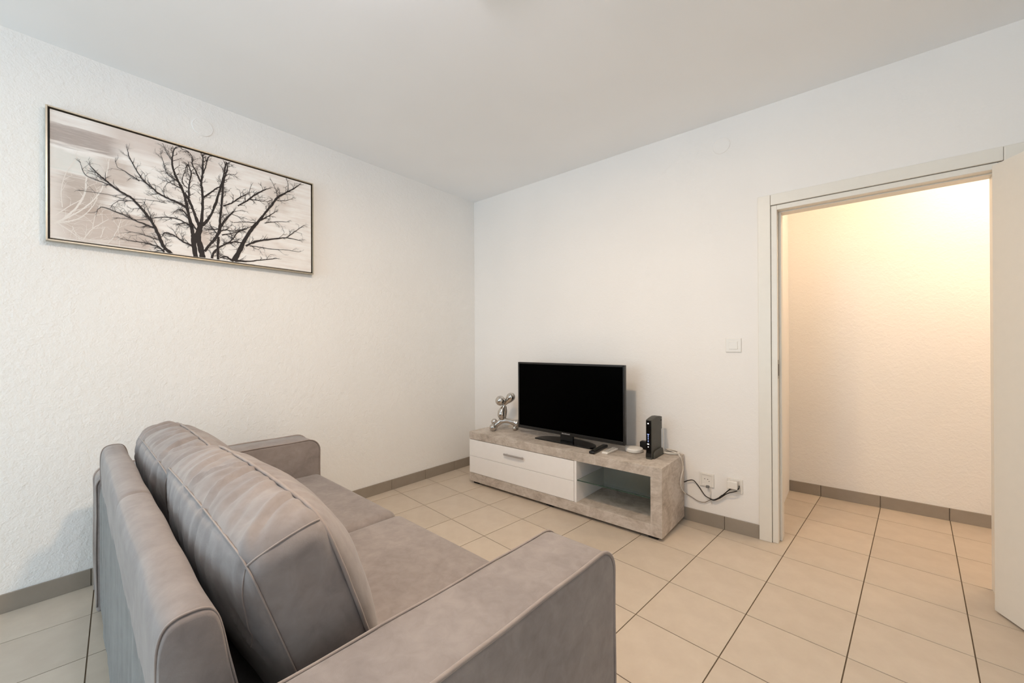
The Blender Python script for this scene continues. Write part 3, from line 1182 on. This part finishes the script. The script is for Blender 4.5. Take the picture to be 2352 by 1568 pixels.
LP = obj('cable_loop', tube(smooth_path([(1.700, -0.095, TOPZ + 0.012), (1.685, -0.075, TOPZ + 0.020), (1.672, -0.058, TOPZ + 0.020), (1.672, -0.040, TOPZ + 0.012),
                                        (1.690, -0.030, TOPZ + 0.006), (1.708, -0.036, TOPZ + 0.006), (1.713, -0.048, TOPZ + 0.010)], 6), 0.0026, 8), 'cable_white', None, True)
tag(LP, 'short white cable loop between the puck and the black cube', 'cable')

# ------------------------------------------------------------------ framed picture
PIC = empty('framed_picture', (0.0, -2.1565, 1.954))
tag(PIC, 'wide framed canvas of bare black trees on the left wall', 'picture')
HW, HH = 0.5935, 0.309
for (y0, y1, z0, z1) in ((-HW, -HW + 0.007, -HH, HH), (HW - 0.007, HW, -HH, HH), (-HW + 0.007, HW - 0.007, HH - 0.007, HH), (-HW + 0.007, HW - 0.007, -HH, -HH + 0.007)):
    obj('frame_rail', box(0.002, 0.040, y0, y1, z0, z1, 0.0008, 1), 'champagne', PIC)
obj('backing', box(0.004, 0.012, -HW + 0.006, HW - 0.006, -HH + 0.006, HH - 0.006), 'frame_black', PIC)
CWD, CHT = HW - 0.0135, HH - 0.0135
cv_ = obj('canvas', box(0.012, 0.034, -CWD, CWD, -CHT, CHT, 0.001, 1), 'canvas_print', PIC)
TREE = [[(-2203,1655,28.3),(-2211,1719,25.6),(-2215,1763,22.9),(-2220,1813,20.2),(-2232,1870,17.4),(-2241,1927,16),(-2249,1976,14.7),(-2266,2030,11.9),(-2286,2074,9.9),(-2300,2120,7.9),(-2304,2170,5.9),(-2298,2215,4.6),(-2288,2240,3.3),(-2269,2248,2.7)],
 [(-2211,1726,21.6),(-2203,1773,20.3),(-2188,1828,20.5),(-2197,1864,17.7),(-2210,1905,14.9),(-2223,1946,13.5),(-2238,1979,10.7),(-2252,2004,9.3)],
 [(-2173,1660,32.9),(-2182,1717,30.1),(-2191,1775,27.3),(-2182,1822,24.7),(-2177,1868,19.3),(-2172,1945,15.2),(-2172,2020,12.5),(-2178,2079,9.7),(-2172,2141,7.7),(-2170,2202,6.3),(-2171,2239,4.9)],
 [(-2171,2235,4.2),(-2181,2251,2.8)],
 [(-2171,2235,4.2),(-2161,2256,2.8)],
 [(-2182,1837,20.6),(-2157,1865,16.7),(-2135,1909,14.1),(-2113,1975,11.4),(-2094,2050,10.1),(-2081,2108,8.7),(-2068,2175,7.3),(-2064,2223,5.9),(-2071,2240,2.9)],
 [(-2064,2223,5.9),(-2041,2243,3)],
 [(-2169,1998,8.3),(-2144,2028,7),(-2107,2070,6.5),(-2081,2093,5.8)],
 [(-2181,2085,8.3),(-2199,2132,6.2),(-2217,2171,4.8),(-2219,2214,4.1),(-2237,2237,2.7),(-2266,2241,2)],
 [(-2169,2134,5.6),(-2156,2184,4.2),(-2147,2233,5),(-2131,2250,2.1)],
 [(-2232,1981,8.1),(-2232,2047,6.1),(-2223,2117,5.4),(-2237,2164,3.4),(-2249,2130,2)],
 [(-2237,2031,4),(-2263,2060,3.3),(-2252,2115,2.7),(-2240,2159,2.7)],
 [(-2164,1698,16.5),(-2133,1749,15.4),(-2107,1792,17),(-2091,1842,18.6),(-2091,1888,11.5),(-2084,1968,10.1),(-2078,2047,8.7),(-2071,2127,7.3),(-2054,2203,5.9),(-2061,2240,4.4)],
 [(-2101,1662,14.2),(-2101,1732,14.2),(-2098,1794,15.7)],
 [(-2088,1850,12.9),(-2062,1903,10.2),(-2022,1960,5.9)],
 [(-2075,1978,7.3),(-2035,2004,6.7),(-1995,2047,6),(-1953,2083,3.9)],
 [(-2002,1997,6),(-1953,2042,6.9),(-1910,2091,7.9),(-1859,2135,5.6),(-1836,2150,2.4)],
 [(-1939,2054,4.6),(-1888,2060,4),(-1844,2066,1.6)],
 [(-1946,2085,3.1),(-1932,2138,1.6)],
 [(-2023,1663,33.9),(-1996,1727,28.4),(-1968,1797,22.7),(-1932,1869,20.1),(-1896,1926,17.3),(-1859,1985,14.4),(-1821,2045,12.2),(-1787,2105,10),(-1735,2154,7.7),(-1686,2194,6.1),(-1644,2238,2.7)],
 [(-1961,1766,13.7),(-1911,1800,10.9),(-1852,1824,8.8),(-1791,1844,7.4),(-1728,1861,5.1),(-1646,1860,2.6)],
 [(-1736,1860,3.4),(-1679,1915,3.5),(-1628,1962,2.7)],
 [(-2016,1668,14.8),(-1954,1674,6.8),(-1868,1696,5.5),(-1788,1717,2.5)],
 [(-1940,1770,4.6),(-1882,1772,3.9),(-1815,1772,3.2),(-1736,1782,2.5),(-1654,1783,1.7)],
 [(-2023,1663,14.7),(-2043,1672,10.2),(-2063,1684,7.2),(-2092,1672,5.7)],
 [(-2130,1662,11.2),(-2120,1698,9.8),(-2082,1743,7.2),(-2022,1778,5.9),(-1982,1778,4.5)],
 [(-2082,1743,5.7),(-2036,1783,5.1),(-2002,1838,4.5),(-1954,1872,2.3)],
 [(-2088,1827,6.5),(-2062,1841,5.1),(-2022,1841,3.7),(-1968,1869,2.3)],
 [(-2082,1805,5.7),(-2022,1833,4.4),(-1968,1865,3.8),(-1925,1895,2.3)],
 [(-1783,2106,5),(-1727,2165,3.4),(-1723,2218,2.6),(-1731,2242,1.7)],
 [(-1787,2109,4.2),(-1794,2154,2.5),(-1821,2205,1.6)],
 [(-1791,2087,4.1),(-1735,2102,2.5),(-1686,2133,1.7)],
 [(-1882,1938,6.3),(-1829,1984,4.9),(-1798,2013,2.5)],
 [(-1896,1918,4.7),(-1960,1911,3.1),(-2022,1893,2.2)],
 [(-1859,1926,4),(-1806,1947,3.3),(-1728,1965,1.7)],
 [(-1968,1781,5.3),(-2022,1778,3.7),(-2062,1766,2.2)],
 [(-2088,1843,5.7),(-2126,1827,3.5),(-2157,1824,2.1)],
 [(-2101,1801,5),(-2126,1834,2.8),(-2145,1849,1.4)],
 [(-2218,1718,8.1),(-2258,1732,6.6),(-2298,1760,5.2),(-2334,1767,4.4),(-2347,1743,2.5)],
 [(-2218,1822,9.4),(-2247,1837,6.6),(-2281,1851,5.2),(-2320,1852,3.8),(-2358,1843,3.1),(-2395,1827,2.5),(-2436,1811,1.8),(-2514,1802,1.2)],
 [(-2309,1657,20.5),(-2342,1694,17.6),(-2363,1754,15.6),(-2384,1805,13),(-2410,1848,10.4),(-2436,1883,9.1),(-2466,1916,8.3),(-2490,1929,7.1),(-2528,1951,6.4),(-2556,1976,5.7),(-2583,1999,4.5),(-2610,2029,2.2)],
 [(-2374,1780,8.7),(-2410,1792,6.1),(-2451,1804,4.8),(-2490,1821,4.1),(-2528,1832,3.4),(-2570,1841,2.2),(-2588,1817,1.7)],
 [(-2533,1953,3.5),(-2570,1965,2.8),(-2597,1969,2.2),(-2628,1985,2.2),(-2641,2032,1.1)],
 [(-2476,1896,2.4),(-2509,1890,2.3),(-2538,1856,1.1)],
 [(-2420,1901,1.8),(-2495,1901,1.8),(-2538,1909,1.7),(-2593,1906,1.1),(-2637,1903,0.8)],
 [(-2238,1920,12),(-2275,1940,9.2),(-2314,1951,7.7),(-2358,1967,6.9),(-2389,1993,6.2),(-2415,2013,5.5),(-2435,2041,4.3),(-2455,2082,3.6),(-2473,2124,3),(-2480,2158,1.8)],
 [(-2435,2010,4.3),(-2460,2026,3.6),(-2490,2043,2.4),(-2514,2055,1.2),(-2523,2079,1.2)],
 [(-2325,1926,1.9),(-2379,1926,1.9),(-2441,1916,1.2)],
 [(-2238,1876,6.7),(-2264,1906,4),(-2292,1892,2)],
 [(-2337,1660,7.6),(-2358,1684,5.6),(-2390,1692,4.3),(-2426,1696,3),(-2471,1697,2.4),(-2495,1699,1.2)],
 [(-2353,1721,3.8),(-2385,1728,3.1),(-2431,1740,2.4),(-2468,1742,1.2)],
 [(-2342,1670,3.8),(-2390,1657,2.5),(-2431,1657,1.2)],
 [(-2387,1819,3.1),(-2395,1852,1.9),(-2415,1902,1.2)],
 [(-2292,2065,4.6),(-2325,2083,2.6),(-2341,2142,1.9),(-2352,2181,1.3)],
 [(-2303,2156,3.3),(-2330,2203,1.9),(-2341,2235,1.3)],
 [(-2283,2068,4),(-2325,2033,1.9),(-2341,1993,1.3)],
 [(-2266,2022,4.6),(-2308,2038,2.6),(-2336,2044,1.3)],
 [(-2200,1811,6.8),(-2229,1856,4),(-2269,1897,2)]]
GHOST = [[(-2725,1727,7.2),(-2692,1759,6.8),(-2654,1819,6.4),(-2628,1889,6),(-2621,1968,5.5),(-2610,2049,3.3)],
 [(-2725,1727,5.1),(-2667,1778,4.8),(-2615,1842,4.4),(-2575,1918,4.5),(-2554,2009,4.6),(-2544,2085,2.3)],
 [(-2721,1728,4.1),(-2654,1762,3.7),(-2611,1817,3.3),(-2584,1883,2.2)],
 [(-2712,1730,3.6),(-2680,1706,3.2),(-2633,1665,3.2)],
 [(-2633,1669,3.8),(-2602,1729,3.3),(-2547,1787,2.3)],
 [(-2698,1807,3.1),(-2702,1880,2.6),(-2687,1972,2.1),(-2649,2060,2.2)],
 [(-2720,1765,3.6),(-2675,1820,3.2),(-2632,1863,2.2)],
 [(-2602,1729,2.7),(-2593,1796,2.2),(-2575,1853,1.7)],
 [(-2538,1684,2.8),(-2514,1749,2.3),(-2505,1791,1.7)],
 [(-2575,1690,2.8),(-2561,1745,2.3)],
 [(-2667,1728,2.1),(-2658,1698,2.1),(-2633,1672,2.2)],
 [(-2510,1663,2.3),(-2514,1755,1.7),(-2533,1784,1.1)],
 [(-2633,1665,2.7),(-2575,1680,2.2),(-2491,1687,2.3)],
 [(-2557,1654,2.2),(-2538,1691,1.7)]]



def ribbon(bm, pts, x):
    """flat printed stroke: pts = (y, z, width), clipped to the canvas"""
    L = []
    for k, (y, z, w) in enumerate(pts):
        a = pts[max(0, k - 1)]
        b = pts[min(len(pts) - 1, k + 1)]
        d = Vector((b[0] - a[0], b[1] - a[1]))
        if d.length < 1e-7:
            continue
        d.normalize()
        n = Vector((-d.y, d.x)) * w / 2
        q = []
        for s in (1, -1):
            yy = max(-CWD + 0.001, min(CWD - 0.001, y + s * n.x))
            zz = max(-CHT + 0.001, min(CHT - 0.001, z + s * n.y))
            q.append(bm.verts.new((x, yy, zz)))
        L.append(q)
    for (a, b), (c, d) in zip(L[:-1], L[1:]):
        try:
            bm.faces.new((a, c, d, b))
        except ValueError:
            pass


def dense(line, sub, jit, rnd):
    P = smooth_path([(p[0], p[1], p[2]) for p in line], sub)
    out = []
    for q in P:
        out.append((q.x + rnd.uniform(-jit, jit), q.y + rnd.uniform(-jit, jit), max(0.0014, q.z * (1.08 if q.z < 0.012 else 0.84) * rnd.uniform(0.86, 1.14))))
    return out


def paint():
    rnd = random.Random(3)
    bm = bmesh.new()
    conv = lambda L: [(p[0] / 1000 + 2.1565, p[1] / 1000 - 1.954, p[2] / 1000) for p in L]
    x = 0.0343
    lay = [0.0, 0.0000012]

    def twig(y, z, a, ln, w, depth):
        pts = [(y, z, w)]
        n = 4
        for k in range(n):
            a += rnd.uniform(-0.2, 0.2)
            y += cos(a) * ln / n
            z += sin(a) * ln / n
            pts.append((y, z, w * (1 - 0.75 * (k + 1) / n)))
            if abs(y) > CWD - 0.012 or abs(z) > CHT - 0.012:
                break
            if depth > 0 and rnd.random() < 0.5:
                twig(y, z, a + rnd.choice((-1, 1)) * rnd.uniform(0.45, 1.1), ln * rnd.uniform(0.4, 0.65), w * 0.6, depth - 1)
        if len(pts) > 1:
            lay[0] += lay[1]
            ribbon(bm, pts, x + lay[0])
    for L in TREE:
        D = dense(conv(L), 5, 0.0012, rnd)
        lay[0] += 0.0000012
        ribbon(bm, D, x + lay[0])
        for k in range(1, len(D) - 1):
            w = D[k][2]
            if w < 0.0125 and rnd.random() < (0.50 if D[k][0] > -0.25 else 0.18):
                a = math.atan2(D[k + 1][1] - D[k - 1][1], D[k + 1][0] - D[k - 1][0])
                twig(D[k][0], D[k][1], a + rnd.choice((-1, 1)) * rnd.uniform(0.35, 1.0), rnd.uniform(0.018, 0.055), max(0.0013, min(0.0030, w * 0.55)), 2)
        if D[-1][2] < 0.006:
            a = math.atan2(D[-1][1] - D[-3][1], D[-1][0] - D[-3][0])
            for _ in range(2):
                twig(D[-1][0], D[-1][1], a + rnd.uniform(-0.6, 0.6), rnd.uniform(0.012, 0.03), 0.0016, 1)
    for f in bm.faces:
        if f.normal.x < 0:
            f.normal_flip()
    obj('printed_tree', bm, 'tree_ink', cv_)
    bm = bmesh.new()
    x = 0.0341
    lay[:] = [0.0, 0.000003]
    for L in GHOST:
        D = dense(conv(L), 5, 0.0008, rnd)
        lay[0] += 0.000015
        ribbon(bm, D, x + lay[0])
        for k in range(2, len(D) - 1, 3):
            a = math.atan2(D[k + 1][1] - D[k - 1][1], D[k + 1][0] - D[k - 1][0])
            twig(D[k][0], D[k][1], a + rnd.choice((-1, 1)) * rnd.uniform(0.3, 0.8), rnd.uniform(0.03, 0.07), 0.0022, 1)
    obj('printed_pale_branches', bm, 'ghost_paint', cv_)


paint()

# ------------------------------------------------------------------ wall fittings
def round_cover(name, label, c, axis):
    bm = lathe([(0.0, 0.0), (0.050, 0.0), (0.050, 0.002), (0.0475, 0.004), (0.044, 0.0035), (0.0, 0.0038)], 40)
    o = obj(name, bm, 'plaster_left' if axis == 'x' else 'plaster', None, False)
    o.rotation_euler = (0, radians(90), 0) if axis == 'x' else (radians(90), 0, 0)
    o.location = c
    tag(o, label, 'wall cover')
    return o


round_cover('junction_cover', 'round white-painted junction cover above the tree picture', (0.0, -2.164, 2.412), 'x')
round_cover('junction_cover', 'round white-painted junction cover high on the television wall', (2.212, 0.0, 2.403), 'y')

SW = empty('light_switch', (2.274, 0.0, 1.151))
tag(SW, 'square white light switch beside the door frame', 'light switch')
obj('plate', box(-0.043, 0.043, -0.008, 0, -0.043, 0.043, 0.003, 2), 'white_plastic', SW)
obj('rocker', box(-0.024, 0.024, -0.0115, -0.007, -0.024, 0.024, 0.0015, 2), 'white_plastic', SW)


def socket(label, x, z, holes):
    e = empty('wall_socket', (x, 0.0, z))
    tag(e, label, 'socket')
    pb = bmesh.new()
    for (a, b, c_, d_) in ((-0.042, -0.030, -0.042, 0.042), (0.030, 0.042, -0.042, 0.042), (-0.030, 0.030, 0.030, 0.042), (-0.030, 0.030, -0.042, -0.030)):
        box(a, b, -0.011, 0, c_, d_, 0.0015, 1, bm=pb)
    obj('plate', pb, 'white_plastic', e)
    obj('insert', box(-0.0298, 0.0298, -0.007, 0, -0.0298, 0.0298), 'white_plastic', e)
    for hx, hz in holes:
        o = obj('contact_hole', tube([(hx, -0.0072, hz), (hx, -0.005, hz)], 0.0026, 10), 'slot_dark', e)
    return e


socket('white wall socket with a small plug at its foot, nearer the stand', 2.118, 0.290, ((-0.012, 0.004), (0.006, 0.004), (0.014, -0.008)))
socket('white wall socket holding a white plug, nearer the door frame', 2.278, 0.289, ((-0.012, 0.0), (0.0, 0.0), (0.012, 0.0)))
PB = empty('plug', (2.126, -0.016, 0.252))
tag(PB, 'small plug with a thin pale cord under the socket nearer the stand', 'plug')
obj('plug_body', box(-0.009, 0.009, -0.012, 0.012, -0.008, 0.006, 0.002, 2), 'grey_button', PB)
obj('cord', tube(smooth_path([(0.010, 0.0, -0.005), (0.014, 0.002, -0.03), (0.013, 0.008, -0.07), (0.02, 0.010, -0.11)], 5), 0.0018, 8), 'cable_white', PB, True)
WP = empty('plug_adapter', (2.270, -0.011, 0.297))
tag(WP, 'boxy white plug adapter pushed into the socket nearer the door frame', 'plug')
obj('plug_body', box(-0.028, 0.028, -0.036, 0.0, -0.022, 0.024, 0.004, 2), 'white_plastic', WP)
obj('plug_seam', box(-0.0283, 0.0283, -0.020, -0.019, -0.0223, 0.0243), 'grey_button', WP)

BC = empty('black_cable', (2.0, -0.012, 0.25))
tag(BC, 'twin black power cable sagging from behind the stand to the socket', 'cable')
A = [(1.955, 0.244), (1.984, 0.251), (2.008, 0.265), (2.041, 0.272), (2.073, 0.240), (2.109, 0.192), (2.143, 0.178), (2.165, 0.178), (2.198, 0.202), (2.225, 0.231), (2.258, 0.268), (2.285, 0.273), (2.303, 0.280), (2.306, 0.300)]
P = [(x - 2.0, -0.006 - (0.012 if x > 2.24 else 0.0), z - 0.25) for x, z in A]
obj('cord', tube(smooth_path(P, 6), 0.0032, 8), 'cable_black', BC, True)
P = [(x - 2.0, -0.013 - (0.012 if x > 2.24 else 0.0), z - 0.25) for x, z in ((2.14, 0.177), (2.165, 0.176), (2.197, 0.197), (2.228, 0.226), (2.252, 0.246), (2.278, 0.258), (2.296, 0.268))]
obj('cord', tube(smooth_path(P, 6), 0.0030, 8), 'cable_black', BC, True)
obj('cable_tie', tube([(0.192, -0.009, -0.056), (0.212, -0.009, -0.034)], [0.0055, 0.0055], 10), 'cable_black', BC, True)
A = [(1.984, 0.176), (2.006, 0.167), (2.029, 0.158), (2.066, 0.142), (2.103, 0.143), (2.124, 0.156), (2.147, 0.172), (2.172, 0.176)]
GC = obj('white_cable_wall_run', tube(smooth_path([(x, -0.010, z) for x, z in A], 6), 0.0022, 8), 'cable_white_dimmed', None, True)  # the white cord carried on along the wall in a dimmed colour
tag(GC, 'wall run of the white cable, dimmed to grey, sagging below the black one', 'cable')


# ------------------------------------------------------------------ ceiling lamps (out of frame)
e = empty('ceiling_bar_lamp', ((ROOM_LAMP[0][0] + ROOM_LAMP[1][0]) / 2, (ROOM_LAMP[0][1] + ROOM_LAMP[1][1]) / 2, CEIL))
tag(e, 'ceiling bar lamp with a shaded spot and an open bulb above the sofa', 'ceiling lamp')
ends = [Vector((x, y, CEIL)) - e.location for x, y in ROOM_LAMP]
obj('bar', tube([ends[0] + Vector((0, 0, -0.015)), ends[1] + Vector((0, 0, -0.015))], 0.014, 12), 'brushed_steel', e, True)
cup = obj('spot_shade', lathe([(0.0, -0.028), (0.03, -0.03), (0.055, -0.05), (0.085, -0.062), (0.082, -0.062), (0.05, -0.048), (0.0, -0.032)], 28, off=ends[0]), 'white_plastic', e, True)
obj('bulb', lathe([(0.02, -0.036), (0.03, -0.044), (0.022, -0.052), (0.0, -0.054)], 20, off=ends[0]), 'lamp_glow', cup, True)
area_light('ceiling_bar_lamp_light', (ROOM_LAMP[0][0], ROOM_LAMP[0][1], CEIL - 0.064), (0, 0, 0), 0.15, 0.15, ROOM_LAMP_W[0], (1.0, 0.73, 0.45))
cup = obj('bulb_holder', lathe([(0.018, -0.02), (0.022, -0.03), (0.022, -0.075), (0.012, -0.08)], 20, off=ends[1]), 'white_plastic', e)
obj('bulb', lathe([(0.012, -0.08), (0.026, -0.092), (0.028, -0.105), (0.018, -0.122), (0.0, -0.126)], 20, off=ends[1]), 'lamp_glow', cup, True)
point_light('ceiling_bar_lamp_light', (ROOM_LAMP[1][0], ROOM_LAMP[1][1], CEIL - 0.163), ROOM_LAMP_W[1], (0.95, 0.92, 0.98), 0.035)

e = empty('hall_ceiling_lamp', HALL_LAMP)
tag(e, 'flush round ceiling lamp of the hallway behind the door', 'ceiling lamp')
obj('base', lathe([(0.0, -0.03), (0.13, -0.03), (0.14, -0.02), (0.14, -0.001), (0.0, -0.001)], 36), 'white_plastic', e, False)
obj('diffuser', lathe([(0.118, -0.031), (0.116, -0.045), (0.09, -0.058), (0.0, -0.062)], 36), 'lamp_glow', e, True)
point_light('hall_ceiling_lamp_light', (HALL_LAMP[0], HALL_LAMP[1], CEIL - 0.163), HALL_LAMP_W, (1.0, 0.79, 0.56), 0.09)
